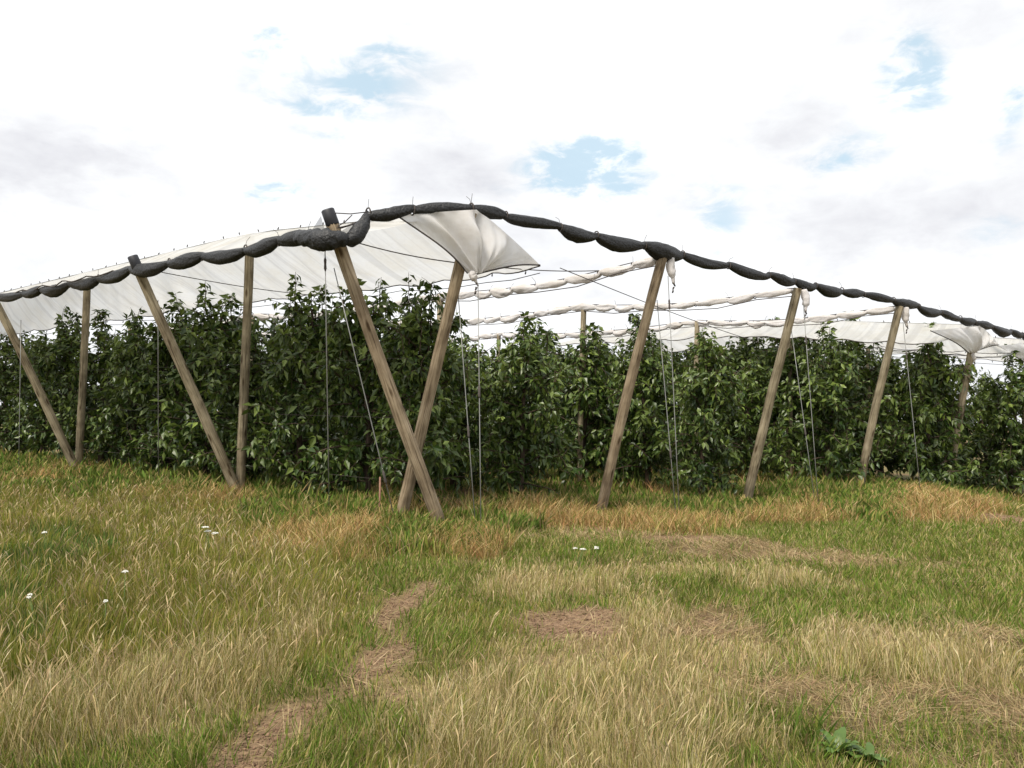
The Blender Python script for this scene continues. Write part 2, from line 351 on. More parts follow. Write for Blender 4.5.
hs_field = np.where((cl == 0) | (cl == 1) | (cl == 3), hs_field * low, hs_field)
keep &= (rng.random(NC) < .35 + 1.1 * dens)
def blades(cname, m, nm, label, cat):
    x = xx[m]; y = yy[m]; n = len(x)
    (h0, h1), wd, bend, lean, prof, pl = SPEC[cname]
    h = rng.uniform(h0, h1, n) * hs_field[m]
    dist = np.hypot(x, y)
    w = (.0008 + .00030 * dist) * wd * rng.uniform(.7, 1.3, n)
    az = rng.uniform(0, 2 * np.pi, n); ld = np.stack([np.cos(az), np.sin(az)], 1) * (rng.random(n) * lean)[:, None]
    # clumps lean together, mostly with the wind to the right
    ca = vnoise(x + 5, y + 5, .45) * 6.28 * 1.5
    cs = .16 if lean < 1 else .4
    ld += np.stack([np.cos(ca) * cs + .03, np.sin(ca) * cs], 1)
    bd = bend * rng.uniform(.2, 1.1, n)
    fa = rng.uniform(0, np.pi, n); fx = np.cos(fa); fy = np.sin(fa)
    z0 = hgt(x, y) - .01
    lev = [0, .42, .78, 1.0]
    V = np.zeros((n, 7, 3))
    for i, s in enumerate(lev):
        off = ld * h[:, None] * (s + (bd * s * s)[:, None] * .7)
        hh = h * (s - .18 * bd * s ** 3)
        if lean > 1: hh = h * s * .32 + .012
        cx = x + off[:, 0]; cy = y + off[:, 1]; cz = z0 + hh
        if i < 3:
            V[:, 2 * i] = np.stack([cx - fx * w * prof[i], cy - fy * w * prof[i], cz], 1)
            V[:, 2 * i + 1] = np.stack([cx + fx * w * prof[i], cy + fy * w * prof[i], cz], 1)
        else: V[:, 6] = np.stack([cx, cy, cz], 1)
    b = np.arange(n)[:, None] * 7
    quads = np.concatenate([b + np.array([[0, 1, 3, 2]]), b + np.array([[2, 3, 5, 4]])], 0)
    tris = b + np.array([[4, 5, 6]])
    col = np.repeat(pal(pl, n), 7, 0)
    o = link(nm, np_mesh(nm, V.reshape(-1, 3), quads, tris, col), M_GRASS)
    tag(o, label, cat, kind='stuff')
for cname, nm, label, cat in [
    ('olive', 'meadow_grass', 'tall olive green and yellowing meadow grass on the left of the trodden path', 'grass'),
    ('straw', 'straw_grass', 'tall pale straw coloured dry grass in tufts across the foreground', 'dry grass'),
    ('green', 'short_grass', 'short fresh green grass beside the path and right of the tufts', 'grass'),
    ('teal', 'lush_grass', 'lush dark bluish green herbage at the left edge of the meadow', 'herbage'),
    ('orange', 'dead_weeds', 'orange brown withered weeds along the foot of the posts', 'dead weeds'),
    ('hay', 'mown_hay', 'brown matted mown hay lying flat on the right foreground', 'hay'),
    ('weed', 'leafy_weeds', 'broad leaved green weeds growing along the orchard edge', 'weeds')]:
    blades(cname, keep & (cl == CL.index(cname)), nm, label, cat)
m_b = (cl == 7) & ~inside
sv = cl.copy(); cl2 = m_b & (rng.random(NC) < .06)
def clods():
    m = m_b & (rng.random(NC) < .4); x = xx[m]; y = yy[m]; n = len(x); r = rng.uniform(.003, .010, n) * (1 + 1.3 * (rng.random(n) < .05)); z = hgt(x, y)
    D = np.array([[1, 0, 0], [0, 1, 0], [-1, 0, 0], [0, -1, 0], [0, 0, .8], [0, 0, -.8]], float)
    V = D[None] * r[:, None, None] * rng.uniform(.6, 1.3, (n, 6, 1)); V[..., 0] += x[:, None]; V[..., 1] += y[:, None]; V[..., 2] += z[:, None] + .3 * r[:, None]
    T = np.array([[0, 1, 4], [1, 2, 4], [2, 3, 4], [3, 0, 4], [1, 0, 5], [2, 1, 5], [3, 2, 5], [0, 3, 5]])
    t = (np.arange(n)[:, None, None] * 6 + T[None]).reshape(-1, 3)
    c = np.repeat(np.array([(.26, .17, .11)]) * rng.uniform(.65, 1.35, (n, 1)), 6, 0)
    tag(link('soil_clods', np_mesh('soil_clods', V.reshape(-1, 3), np.zeros((0, 4), int), t, c), M_GRASS), 'crumbs and small clods of dry earth on the bare trodden soil', 'soil clods', kind='stuff')
clods()
blades('hay', cl2, 'straw_litter', 'loose straw litter lying on the bare trodden path', 'straw litter')
# stalks with seed heads over the dry and olive grass
def stalks():
    m = keep & ((cl == 0) | (cl == 1)) & (rng.random(NC) < .09)
    x = xx[m]; y = yy[m]; n = len(x); dist = np.hypot(x, y)
    h = rng.uniform(.22, .44, n) * hs_field[m]; w = (.0006 + .00022 * dist)
    az = rng.uniform(0, 2 * np.pi, n); ld = np.stack([np.cos(az) * .34 + .05, np.sin(az) * .34], 1)
    fa = rng.uniform(0, np.pi, n); fx = np.cos(fa); fy = np.sin(fa); z0 = hgt(x, y)
    V = np.zeros((n, 7, 3)); lev = [0, .74, .86, 1.0]; pw = [1, 1, 2.3, 0]
    for i, s in enumerate(lev):
        off = ld * h[:, None] * (s * .6 + s ** 3 * .7); cx = x + off[:, 0]; cy = y + off[:, 1]; cz = z0 + h * (s - .10 * s ** 3)
        if i < 3:
            V[:, 2 * i] = np.stack([cx - fx * w * pw[i], cy - fy * w * pw[i], cz], 1)
            V[:, 2 * i + 1] = np.stack([cx + fx * w * pw[i], cy + fy * w * pw[i], cz], 1)
        else: V[:, 6] = np.stack([cx, cy, cz], 1)
    b = np.arange(n)[:, None] * 7
    quads = np.concatenate([b + np.array([[0, 1, 3, 2]]), b + np.array([[2, 3, 5, 4]])], 0); tris = b + np.array([[4, 5, 6]])
    col = np.repeat(pal([(.42, .33, .18), (.48, .39, .23), (.35, .27, .13), (.30, .24, .12)], n), 7, 0)
    tag(link('seed_heads', np_mesh('seed_heads', V.reshape(-1, 3), quads, tris, col), M_GRASS), 'thin bleached grass stalks with seed heads above the dry grass', 'grass stalks', kind='stuff')
stalks()

# ------------------------------------------------------------------ posts
def gpt(p): return Vector((p.x, p.y, hz(p.x, p.y)))
def post(base, top, r0, r1, mat, label, cap=False, group='wooden posts of the orchard frame', seed=0):
    base = Vector(base); top = Vector(top); d = top - base; Ln = d.length
    q = d.to_track_quat('Z', 'Y')
    m = MB(); n = 14
    ss = [-.35 / Ln] + [i / n for i in range(n)] + [1 - .012 / Ln, 1]
    pts = [Vector((.02 * math.sin(s * 3 + seed), .02 * math.sin(s * 4.3 + seed * 2), s * Ln)) for s in ss]
    rr = [(r0 + (r1 - r0) * max(s, 0)) for s in ss]; rr[-1] *= .86
    m.tube(pts, rr, 14, wob=.12, seed=seed)
    o = m.build('leaning_post' if abs(d.z) / Ln < .985 else 'upright_post', mat)
    o.location = base; o.rotation_mode = 'QUATERNION'; o.rotation_quaternion = q
    tag(o, label, 'post', group)
    if cap:
        m = MB(); z0 = Ln - .20; e = pts[-1]
        m.tube([(e.x, e.y, z0), (e.x, e.y, z0 + .015), (e.x, e.y, Ln + .015), (e.x, e.y, Ln + .03)], [r1 * 1.06, r1 * 1.10, r1 * 1.07, r1 * .86], 16)
        m.build('cap', M_CAP, o)
    return o

OUT = -RD
right_top_px = {0: (471, 212), 1: (662, 256), 2: (797, 288), 3: (899, 306), 4: (975, 326), 5: (1034, 341)}
RB = {}; RT = {}
for k, (px, py) in right_top_px.items():
    b = gpt(P0 + FD * SP * k); RB[k] = b; RT[k] = on_plane(px, py, b, OUT)
LB = {}; LT = {}
for i, (t, px, py) in enumerate([(-.95, 328, 211), (4.34, 134, 257), (11.2, -10, 291), (18.8, None, None)]):
    b = gpt(P0 + RD * t - FD * .12); LB[i] = b
    LT[i] = on_plane(px, py, b, -FD) if px is not None else b + (LT[2] - LB[2])
print('RB', {k: tuple(round(c) for c in to_px(v)) for k, v in RB.items()}); print('RT', {k: tuple(round(c, 2) for c in v) for k, v in RT.items()})
print('LB', {k: tuple(round(c) for c in to_px(v)) for k, v in LB.items()}); print('LT', {k: tuple(round(c, 2) for c in v) for k, v in LT.items()})
rl = {0: 'thick weathered corner post leaning right under the gathered white sheet end, crossing another post',
      1: 'weathered leaning post under the thickest black bulge of the right hand net roll',
      2: 'leaning post on the right side half hidden by a tree branch at mid height',
      3: 'bare leaning post fully visible against the darkest part of the trees on the right',
      4: 'leaning post below the small white sheet end far along the right side',
      5: 'leaning post cut by the right edge of the photo behind sparse leaves'}
for k in RB: post(RB[k], RT[k], .098, .086, M_POST if k < 2 else M_POSTG, rl[k], seed=k * 3.1)
ll = {0: 'black capped corner post leaning left, in front of the other post of the crossed pair',
      1: 'leaning post with a black cap standing above the net roll on the left',
      2: 'leaning post at the far left edge of the photo below the net roll',
      3: 'leaning post beyond the left edge of the photo, last along the left side'}
for i in LB: post(LB[i], LT[i], .098, .086, M_POST if i == 0 else M_POSTG, ll[i], cap=i < 2, seed=20 + i * 2.3)
# upright posts in the rows
UP0 = [(4.46, (250, 233)), (11.5, (85, 272)), (18.9, None)]
RIDGE0 = [RT[0]]
ul = ['upright greenish post with its foot beside the second leaning post on the left', 'upright post among the trees at the far left, under the net roll', 'upright post past the left edge of the photo in the front row']
for i, (t, tp) in enumerate(UP0):
    b = gpt(P0 + RD * t); T = Vector((b.x, b.y, at(*tp, b.y).z if tp else 4.9))
    print('up0', i, T, to_px(b)); RIDGE0.append(T)
    post(b, T - Vector((0, 0, .06)), (.09), .082, M_POSTG, ul[i], seed=40 + i)
ridx = {}
names = {1: 'second', 2: 'third', 3: 'fourth', 4: 'fifth', 5: 'sixth'}
Hk = {1: 4.25, 2: 4.4, 3: 4.35, 4: 4.75, 5: 4.75}
for k in range(1, 6):
    L0 = [RT[k]]
    for j, t in enumerate([4.25, 11.4, 18.4]):
        if k > 3 and j > 1: continue
        b = gpt(P0 + FD * SP * k + RD * t); T = Vector((b.x, b.y, Hk[k]))
        L0.append(T)
        lab = ['thin upright post inside the orchard, first behind the leaning post of the %s row', 'upright post deep among the trees, second behind the leaning post of the %s row', 'upright post deepest among the trees of the %s row'][j] % names[k]
        post(b, T, .075, .07, M_POSTG, lab, seed=60 + k * 5 + j)
    ridx[k] = L0
print('interior', {k: [tuple(round(c) for c in to_px(p)) for p in v] for k, v in ridx.items()})

# ------------------------------------------------------------------ furled tubes
def lerp_path(pts, s):
    acc = 0
    for a, b in zip(pts, pts[1:]):
        l = (b - a).length
        if s <= acc + l or (b is pts[-1]): return a.lerp(b, min(1, (s - acc) / l))
        acc += l
def plen(pts): return sum((b - a).length for a, b in zip(pts, pts[1:]))
def lobed(pts, lobe, rmin, rmax, name, mat, parent, sag=.0, seed=1, fat=None, cuts=20, n=26, tall=1.0, rough=1.0):
    """a cloth roll tied at intervals: swelling and sagging between the ties; returns tie points"""
    R = random.Random(seed); Ltot = plen(pts); s = 0; centers = []; rads = []; ties = []
    while s < Ltot - .15:
        l = lobe * R.uniform(.65, 1.35)
        if Ltot - s - l < lobe * .5: l = Ltot - s
        rm = rmax * R.uniform(.82, 1.12); f = 1
        mid = lerp_path(pts, s + l / 2)
        if fat:
            for c, rr_, mul in fat:
                f = max(f, 1 + (mul - 1) * math.exp(-((mid - c).length / rr_) ** 2))
        rm *= f; sk = R.uniform(-.25, .25)
        ties.append((lerp_path(pts, s), rmin))
        for i in range(cuts):
            v = i / cuts; e = max(0, math.sin(math.pi * v ** (1 + sk))) ** .85
            r = rmin + (rm - rmin) * e; c = lerp_path(pts, s + l * v) - Vector((0, 0, ((rm - rmin) * .55 + sag) * e - .03 * math.sin(s * 9 + v * 3)))
            centers.append(c); rads.append(r)
        s += l
    centers.append(pts[-1].copy()); rads.append(rmin)
    ties.append((pts[-1].copy(), rmin))
    m = MB(); vs = []; fs = []
    for i, c in enumerate(centers):
        t = (centers[min(i + 1, len(centers) - 1)] - centers[max(i - 1, 0)]).normalized()
        a = t.cross(Vector((0, 0, 1))).normalized(); b = a.cross(t)
        for j in range(n):
            th = 2 * math.pi * j / n
            d = a * math.cos(th) * .85 + b * math.sin(th) * tall * (1.08 if math.sin(th) < 0 else .95)
            wr = 1 + .14 * mnoise.noise(Vector((math.cos(th) * 1.4 + seed, math.sin(th) * 1.4, i * .09))) - .20 * abs(mnoise.noise(Vector((math.cos(th + i * .05) * 2.6, math.sin(th + i * .05) * 2.6, i * .05 + seed)))) + .06 * mnoise.noise(Vector((math.cos(th) * 6, math.sin(th) * 6, i * .3 + seed)))
            wr = 1 + (wr - 1) * rough; vs.append(c + d * rads[i] * wr)
    for i in range(len(centers) - 1):
        for j in range(n): fs.append((i * n + j, i * n + (j + 1) % n, (i + 1) * n + (j + 1) % n, (i + 1) * n + j))
    fs.append(tuple(range(n - 1, -1, -1))); fs.append(tuple(range((len(centers) - 1) * n, len(centers) * n)))
    m.add(vs, fs); o = m.build(name, mat, parent)
    return o, ties
def tie_parts(parent, ties, mat, tails=True, seed=3, r=.012):
    R = random.Random(seed)
    for i, (c, rr_) in enumerate(ties):
        m = MB(); q = (rr_ + .008)
        ring = [c + Vector((math.cos(a) * q * .6, math.cos(a) * -q * .5, math.sin(a) * q * 1.1)) for a in [k * math.pi / 5 for k in range(11)]]
        m.tube(ring, r, 5, cap=False)
        if tails and R.random() < .5:
            a = R.uniform(-1, 1)
            p = c + Vector((0, 0, rr_)); m.tube([p, p + Vector((.03 * a, 0, .08)), p + Vector((.10 * a, .02, R.uniform(.10, .17)))], .0035, 4)
        m.build('tie', mat, parent)

# black net rolls
e = Vector((0, 0, .05))
lt0 = LT[0]
gab = [RT[0] + Vector((0, 0, .06)), RT[0].lerp(lt0, .45) + Vector((0, 0, .02)), at(368, 213, RT[0].lerp(lt0, .72).y)]
hang = at(352, 238, lt0.y); wrap = at(326, 240, lt0.y - .05)
lr = gab
root = empty('furled_net', gpt(LB[0])); 
def reparent(o, r): o.parent = r; o.matrix_parent_inverse = Matrix.Translation(-r.location)
def sub(r):    # a parent whose children keep world positions
    class H: pass
    return r
def mk_roll(name, base, segs, label, seed0, tails=True):
    r = empty(name, (0, 0, 0)); tag(r, label, 'net roll', 'black net rolls along the top edge')
    for i, (pts, lobe, rmin, rmax, fat, part) in enumerate(segs):
        o, ties = lobed(pts, lobe, rmin, rmax, part, M_NET, r, seed=seed0 + i * 7, fat=fat)
        tie_parts(o, ties, M_CORD, tails, seed=seed0 + i)
    return r
bpy.data.objects.remove(root)
eave = [at(300, 237, LT[0].y + .6), at(250, 249, LT[0].lerp(LT[1], .45).y), LT[1] + (at(139, 268, LT[1].y) - LT[1]), at(85, 282, LT[1].lerp(LT[2], .4).y), at(0, 297, LT[2].y - .1), LT[3] + Vector((0, 0, -.1))]
for p in eave: p.z += .01
mk_roll('furled_net', None, [
    (gab, .95, .06, .095, None, 'roll'),
    ([at(308, 235, lt0.y + .3)] + eave, 1.15, .055, .125, None, 'roll')],
    'black net rolled along the left top edge, wrapped round the capped corner post', 11)
def bundle():
    r = [o for o in COL.objects if o.name.startswith('furled_net')][0]
    ctl = [(298, 238, 7, .42), (306, 238, 9.5, .2), (317, 239.5, 12, -.05), (328, 240, 13.5, -.16), (338, 239, 11, -.14), (345, 239.5, 7.5, -.05), (351, 239, 9.5, 0), (357, 234.5, 10.5, .06), (362, 227, 9, .12), (365.5, 219, 6, .2), (368, 212, 4, .3)]
    C = [(at(px, py, lt0.y + dy), rp * .84 * (lt0.y + dy) / F) for px, py, rp, dy in ctl]
    pts = []; rd = []
    for k in range(len(C) - 1):
        for q in range(8):
            a = C[max(k - 1, 0)]; b = C[k]; c = C[k + 1]; d = C[min(k + 2, len(C) - 1)]; u = q / 8
            f = lambda i_: .5 * ((2 * b[i_]) + (c[i_] - a[i_]) * u + (2 * a[i_] - 5 * b[i_] + 4 * c[i_] - d[i_]) * u * u + (3 * b[i_] - a[i_] - 3 * c[i_] + d[i_]) * u ** 3)
            pts.append(f(0)); rd.append(f(1) * (1 - .16 * abs(mnoise.noise(Vector((k + u, 3.3, 1)))) ))
    m = MB(); m.tube(pts, rd, 26); m.v = [tuple(Vector(v) + Vector((0, 0, .03 * mnoise.noise(Vector(v) * 9) )) + Vector((.02, .02, .02)) * mnoise.noise(Vector(v) * 17)) for v in m.v]
    m.build('slack_loop', M_NET, r)
bundle()
def drape():
    m, nt, out = new_mat('loose_black_net'); L = nt.links.new
    d = N(nt, 'ShaderNodeBsdfDiffuse'); d.inputs[0].default_value = (.03, .032, .035, 1); t = N(nt, 'ShaderNodeBsdfTransparent'); x = N(nt, 'ShaderNodeMixShader'); x.inputs[0].default_value = .5
    L(d.outputs[0], x.inputs[1]); L(t.outputs[0], x.inputs[2]); L(x.outputs[0], out.inputs[0])
    r = [o for o in COL.objects if o.name.startswith('furled_net')][0]
    A = at(321, 216, lt0.y); mb = MB(); vs = []; fs = []; n = 8
    for a, b, c in ((A, at(308, 236, lt0.y + .15), at(328, 240, lt0.y - .1)), (at(340, 232, lt0.y - .1), at(352, 238, lt0.y), at(366, 216, gab[-1].y))):
        o = len(vs)
        for i in range(n + 1):
            for j in range(n + 1):
                u = i / n; v = j / n; p = a.lerp(b.lerp(c, v), u) + Vector((0, -.05 * math.sin(u * 3.1) * math.sin(v * 9), -.03 * math.sin(v * 3.1) * u)); vs.append(p)
        for i in range(n):
            for j in range(n): fs.append((o + i * (n + 1) + j, o + i * (n + 1) + j + 1, o + (i + 1) * (n + 1) + j + 1, o + (i + 1) * (n + 1) + j))
    mb.add(vs, fs); mb.build('loose_net', m, r)
    for a, b in ((at(334, 213, lt0.y), at(367, 212, gab[-1].y)), (at(336, 228, lt0.y), at(367, 219, gab[-1].y)), (at(338, 226, lt0.y), at(352, 215, gab[-1].y))):
        mb = MB(); mb.tube([a, a.lerp(b, .5) - Vector((0, 0, .02)), b], .008, 5); mb.build('lashing', M_CORD, r)
drape()
rr_pts = [RT[0] + Vector((0, 0, .06))] + [RT[k] + Vector((0, 0, .12 if k < 4 else .1)) for k in range(1, 6)] + [RT[5] + FD * 4 + Vector((0, 0, .0))]
mk_roll('furled_net', None, [(rr_pts, .95, .052, .12, [(RT[1], .7, 1.5)], 'roll')],
    'black net rolled in tied bulges along the right top edge of the orchard', 31)

# ------------------------------------------------------------------ white sheets (open covers)
def cover_sheet(ridge, eL, eR, ends, label, seed, flap=None, ridge_z=None):
    """ridge: path; eL/eR: eave paths (same parameter)."""
    R = random.Random(seed)
    r = empty('rain_cover', (0, 0, 0)); tag(r, label, 'sheet', 'white covers stretched over the rows')
    L = plen(ridge); nu = int(L / .16); nv = 22
    vs = []; fs = []
    for i in range(nu + 1):
        s = i / nu; a = lerp_path(eL, s * plen(eL)); b = lerp_path(ridge, s * L); c = lerp_path(eR, s * plen(eR))
        fold = mnoise.noise(Vector((s * L * 1.9, seed, 0))) + .6 * mnoise.noise(Vector((s * L * 4.3, seed, 5)))
        for j in range(nv + 1):
            v = j / nv
            if v <= .5: w = v * 2; p = a.lerp(b, w)
            else: w = (1 - v) * 2; p = c.lerp(b, w)
            sag = math.sin(math.pi * w) * .10
            sc_ = abs(math.sin(math.pi * s * L / 1.1)) * .06 * (1 - w) ** 3
            p = p + Vector((0, 0, -sag - sc_ + fold * .085 * math.sin(math.pi * min(1, w * .9 + .1)) + .02 * mnoise.noise(Vector((p.x * .9, p.y * .9, seed)))))
            vs.append(p)
    for i in range(nu):
        for j in range(nv): fs.append((i * (nv + 1) + j, i * (nv + 1) + j + 1, (i + 1) * (nv + 1) + j + 1, (i + 1) * (nv + 1) + j))
    m = MB(); m.add(vs, fs); sh = m.build('sheet', M_SHEET, r)
    def col(j): return [vs[i * (nv + 1) + j] for i in range(0, nu + 1)]
    for j in (0, nv):
        m = MB(); m.tube([p + Vector((0, 0, .0)) for p in col(j)], .014, 5); m.build('edge_cord', M_CORD, r)
    m = MB(); m.tube([p + Vector((0, 0, -.12)) for p in col(nv)][::4], .007, 4); m.build('eave_wire', M_CORD, r)
    m = MB(); m.tube([lerp_path(ridge, i * L / 12) for i in range(13)], .010, 5); m.build('ridge_wire', M_WIRE, r)
    # clips along ridge and right eave
    mc = MB(); mc.tube([(0, 0, -.03), (0, 0, .0), (.0, 0, .035), (.012, 0, .06)], [.016, .022, .018, .008], 6)
    first = None
    for path, st, dz in ((col(nv // 2), 4, .03), (col(nv), 5, -.05)):
        for p in path[2::st]:
            if first is None: first = mc.build('clip', M_CORD, sh); o = first
            else: o = first.copy(); COL.objects.link(o); o.parent = sh
            o.location = p + Vector((R.uniform(-.03, .03), 0, dz)); o.rotation_euler = (R.uniform(-.5, .5), R.uniform(-.5, .5), R.uniform(0, 6)); o.scale = (.6,) * 3
    return r
def flap_part(root, apex, lc, rc, bot, seed):
    """the gathered sheet end, hanging from the edge and drawn together at the post"""
    m = MB(); vs = []; fs = []; nu = 90; nv = 24
    outn = Vector((OUT.x, OUT.y, 0))
    for i in range(nu + 1):
        u = i / nu
        topp = lc.lerp(apex, u * 2) if u < .5 else apex.lerp(rc, u * 2 - 1)
        for j in range(nv + 1):
            v = j / nv
            g = bot + (FD * ((u - .5) * .14))
            p = topp.lerp(g, v)
            fold = mnoise.noise(Vector((u * 11, seed, v * .8))) * .20 * (math.sin(math.pi * min(1, v * 1.05)) ** .7) + mnoise.noise(Vector((u * 26, seed + 3, v * 1.2))) * .07 * v - .08 * math.exp(-((u - .52) / .035) ** 2) * math.sin(math.pi * min(1, v + .1))
            belly = .10 * math.sin(math.pi * v) * math.sin(math.pi * u)
            p = p + outn * (fold + belly + .06 * v + .13 * math.sin(math.pi * u)) + Vector((0, 0, .05 * math.sin(math.pi * v) * (abs(u - .5) * 2)))
            vs.append(p)
    for i in range(nu):
        for j in range(nv): fs.append((i * (nv + 1) + j, (i + 1) * (nv + 1) + j, (i + 1) * (nv + 1) + j + 1, i * (nv + 1) + j + 1))
    m.add(vs, fs); m.build('end_flap', M_FLAP, root)
    for uu in (0, nu):
        m = MB(); m.tube([vs[uu * (nv + 1) + j] for j in range(nv + 1)], .013, 5); m.build('edge_cord', M_CORD, root)
def tail_part(root, top, ln, seed, r=.06):
    m = MB(); pts = []; rr_ = []
    for i in range(14):
        v = i / 13; pts.append(top + Vector((.04 * v + .015 * math.sin(v * 5 + seed), .0, -ln * v))); rr_.append(r * (.55 + .75 * math.sin(math.pi * (v * .8 + .12)) * (1 - .45 * v)) * (1.1 if v < .7 else .65))
    m.tube(pts, rr_, 14, wob=.4, seed=seed); m.build('cloth_tail', M_FURL, root)
    m = MB(); e_ = pts[-1]
    for i in range(3): m.tube([e_ + Vector((.02 * math.sin(i * 3), 0, -.06 * i)), e_ + Vector((.03 * math.cos(i * 2), .01, -.06 * i - .05))], [.018, .012], 6)
    m.build('tail_tie', M_CORD, root)

# row 0: open, from the corner
ridge0 = [RT[0] + Vector((0, 0, .03))] + [p for p in RIDGE0[1:]] 
E0 = [Vector(p) for p in (at(366, 219, RT[0].lerp(lt0, .72).y), eave[1] + Vector((0, 0, .05)), eave[2] + Vector((0, 0, .05)), eave[4] + Vector((0, 0, .05)), eave[5] + Vector((0, 0, .05)))]
Fa = at(540, 265, 12.75)
FR = [Fa, at(470, 277, 14.4), at(250, 300, 18.3), at(20, 332, 24.0), at(-60, 345, 26.5)]
c0 = cover_sheet(ridge0, E0, FR, None, 'big white sheet stretched under the sky over the front row, corner to left edge', 5)
bot0 = at(470, 274, RT[0].y + .12)
flap_part(c0, RT[0] + Vector((0, 0, .02)), at(396, 215, RT[0].lerp(lt0, .5).y), Fa, bot0, 2)
tail_part(c0, bot0 + Vector((.05, -.1, .02)), .17, 3, .045)
# rows 4, 5, 6: open sheets far on the right
for k in (4, 5):
    rdg = [ridx[k][0] + Vector((0, 0, .03)), ridx[k][1], ridx[k][2]]
    eL = [p - FD * 2.0 - Vector((0, 0, .62)) for p in rdg]; eR = [p + FD * 2.0 - Vector((0, 0, .62)) for p in rdg]
    c = cover_sheet(rdg, eL, eR, None, ['white sheet with gathered end over the fifth row, seen low across the right', 'white sheet over the sixth row, cut off by the right edge of the photo'][k - 4], 8 + k)
    T = RT[k]; B = T - Vector((0, 0, .72)) - OUT * .18
    flap_part(c, T + Vector((0, 0, .0)), T - FD * 2.2 - Vector((0, 0, .30)), T + FD * 1.3 - Vector((0, 0, .42)), B, 4 + k)
    tail_part(c, B + OUT * .12, .25, k, .05)
# rows 1..3: furled covers
fl = {1: 'furled white cover tied along the ridge of the second row, highest of the three', 2: 'furled white cover along the third row, middle of the three hanging lines', 3: 'furled white cover along the fourth row, lowest of the three hanging lines'}
for k in (1, 2, 3):
    r = empty('furled_cover', (0, 0, 0)); tag(r, fl[k], 'furled sheet', 'furled white covers along the rows')
    pts = []
    P = ridx[k]
    for a, b in zip(P, P[1:]):
        for i in range(6):
            v = i / 6; pts.append(a.lerp(b, v) + Vector((0, 0, -.16 * math.sin(math.pi * v) + (-.02))))
    pts.append(P[-1].copy()); pts[0] = P[0] + RD * .1 + Vector((0, 0, -.05))
    o, ties = lobed(pts, .60, .04, .085, 'roll', M_FURL, r, seed=50 + k, n=24, cuts=16, tall=1.15, rough=2.3)
    tie_parts(o, ties, M_CORD, True, seed=k, r=.013)
    m = MB(); m.tube([p + Vector((0, 0, .055)) for p in pts], .009, 5); m.build('ridge_wire', M_CORD, r)
    m = MB(); m.tube([p + Vector((.0, -.05, -.12 + .04 * math.sin(i * 2.1))) for i, p in enumerate(pts)], .010, 5); m.build('edge_cord', M_CORD, r)
    tail_part(r, P[0] + FD * .16 + OUT * .05 + Vector((0, 0, -.02)), .46, k * 2.7, .062)

# ------------------------------------------------------------------ wires
def wire(name, a, b, label, cat, r=.006, sag=0, knot=None, group='steel wires of the orchard frame', mat=None):
    a = Vector(a); b = Vector(b); m = MB(); n = 12 if sag else 3
    w = empty(name, a); o = m
    pts = [(a.lerp(b, i / n) - a + Vector((0, 0, -sag * math.sin(math.pi * i / n)))) for i in range(n + 1)]
    m.tube(pts, r, 5); m.build('strand', mat or M_WIRE, w)
    if knot is not None:
        c = (b - a) * knot; t = (b - a).normalized(); m = MB()
        m.tube([c - t * .10, c - t * .06, c, c + t * .06, c + t * .10], [.006, .02, .016, .02, .006], 8); m.build('tensioner', M_CORD, w)
    tag(w, label, cat, group)
def gnd(px, py, Y):
    p = at(px, py, Y); return Vector((p.x, p.y, hz(p.x, p.y) - .02))
AW = [
 (at(478, 283, RT[0].y), gnd(481, 538, 10.9), 'anchor wire dropping from the gathered sheet end at the corner post', .45),
 (at(458, 292, RT[0].y + .3), gnd(476, 520, 11.4), 'second thinner anchor wire just left of the one below the gathered sheet end', .6),
 (at(668, 276, RT[1].y), gnd(680, 512, 13.3), 'anchor wire below the white cloth tail under the thick net bulge', .12),
 (at(657, 300, RT[1].y + .2), gnd(677, 510, 13.4), 'anchor wire starting part way down the post under the thick net bulge', .7),
 (at(803, 300, RT[2].y), gnd(819, 492, 15.6), 'right of two anchor wires beside the branch covered leaning post', .2),
 (at(790, 320, RT[2].y + .2), gnd(816, 492, 15.7), 'left of two anchor wires beside the branch covered leaning post', .6),
 (at(903, 322, RT[3].y), gnd(921, 490, 17.8), 'anchor wire slanting right from the bare leaning post on the right', .2),
 (at(325, 250, LT[0].y), gnd(330, 500, 11.6), 'anchor wire hanging straight down from the capped corner post', .05),
 (at(334, 268, LT[0].y + .1), gnd(397, 540, 11.0), 'anchor wire slanting right from the capped corner post to the weeds', .8),
 (at(158, 300, LT[1].y + .3), gnd(159, 480, 15.2), 'anchor wire hanging plumb beside the left leaning post', None),
 (at(21, 320, LT[2].y), gnd(19, 470, 18), 'anchor wire at the far left edge among the leaves', None)]
for a, b, lab, kn in AW: wire('anchor_wire', a, b, lab, 'anchor wire', .0075, 0, kn, 'anchor wires at the row ends')
wire('cross_wire', LT[0] + Vector((.1, 0, -.35)), at(466, 264, RT[0].y + .3), 'slack wire from the capped corner post to the other corner post', 'wire', .009, .05, mat=M_CORD)
wire('cross_wire', at(466, 264, RT[0].y + .3), at(615, 270, 15.4), 'slack wire running right from the corner post under the white sheet', 'wire', .009, .06, mat=M_CORD)
wire('cross_wire', at(560, 268, 13.2), at(790, 352, 20.5), 'thin wire sloping down to the right below the furled covers', 'wire', .008, .08, mat=M_CORD)
wire('cross_wire', at(160, 272, LT[1].y), at(330, 297, 17.0), 'thin wire beneath the white sheet behind the left posts', 'wire', .008, .05, mat=M_CORD)
def trow(k, t, z):
    p = P0 + FD * SP * k + RD * t; return Vector((p.x, p.y, hz(p.x, p.y) + z))
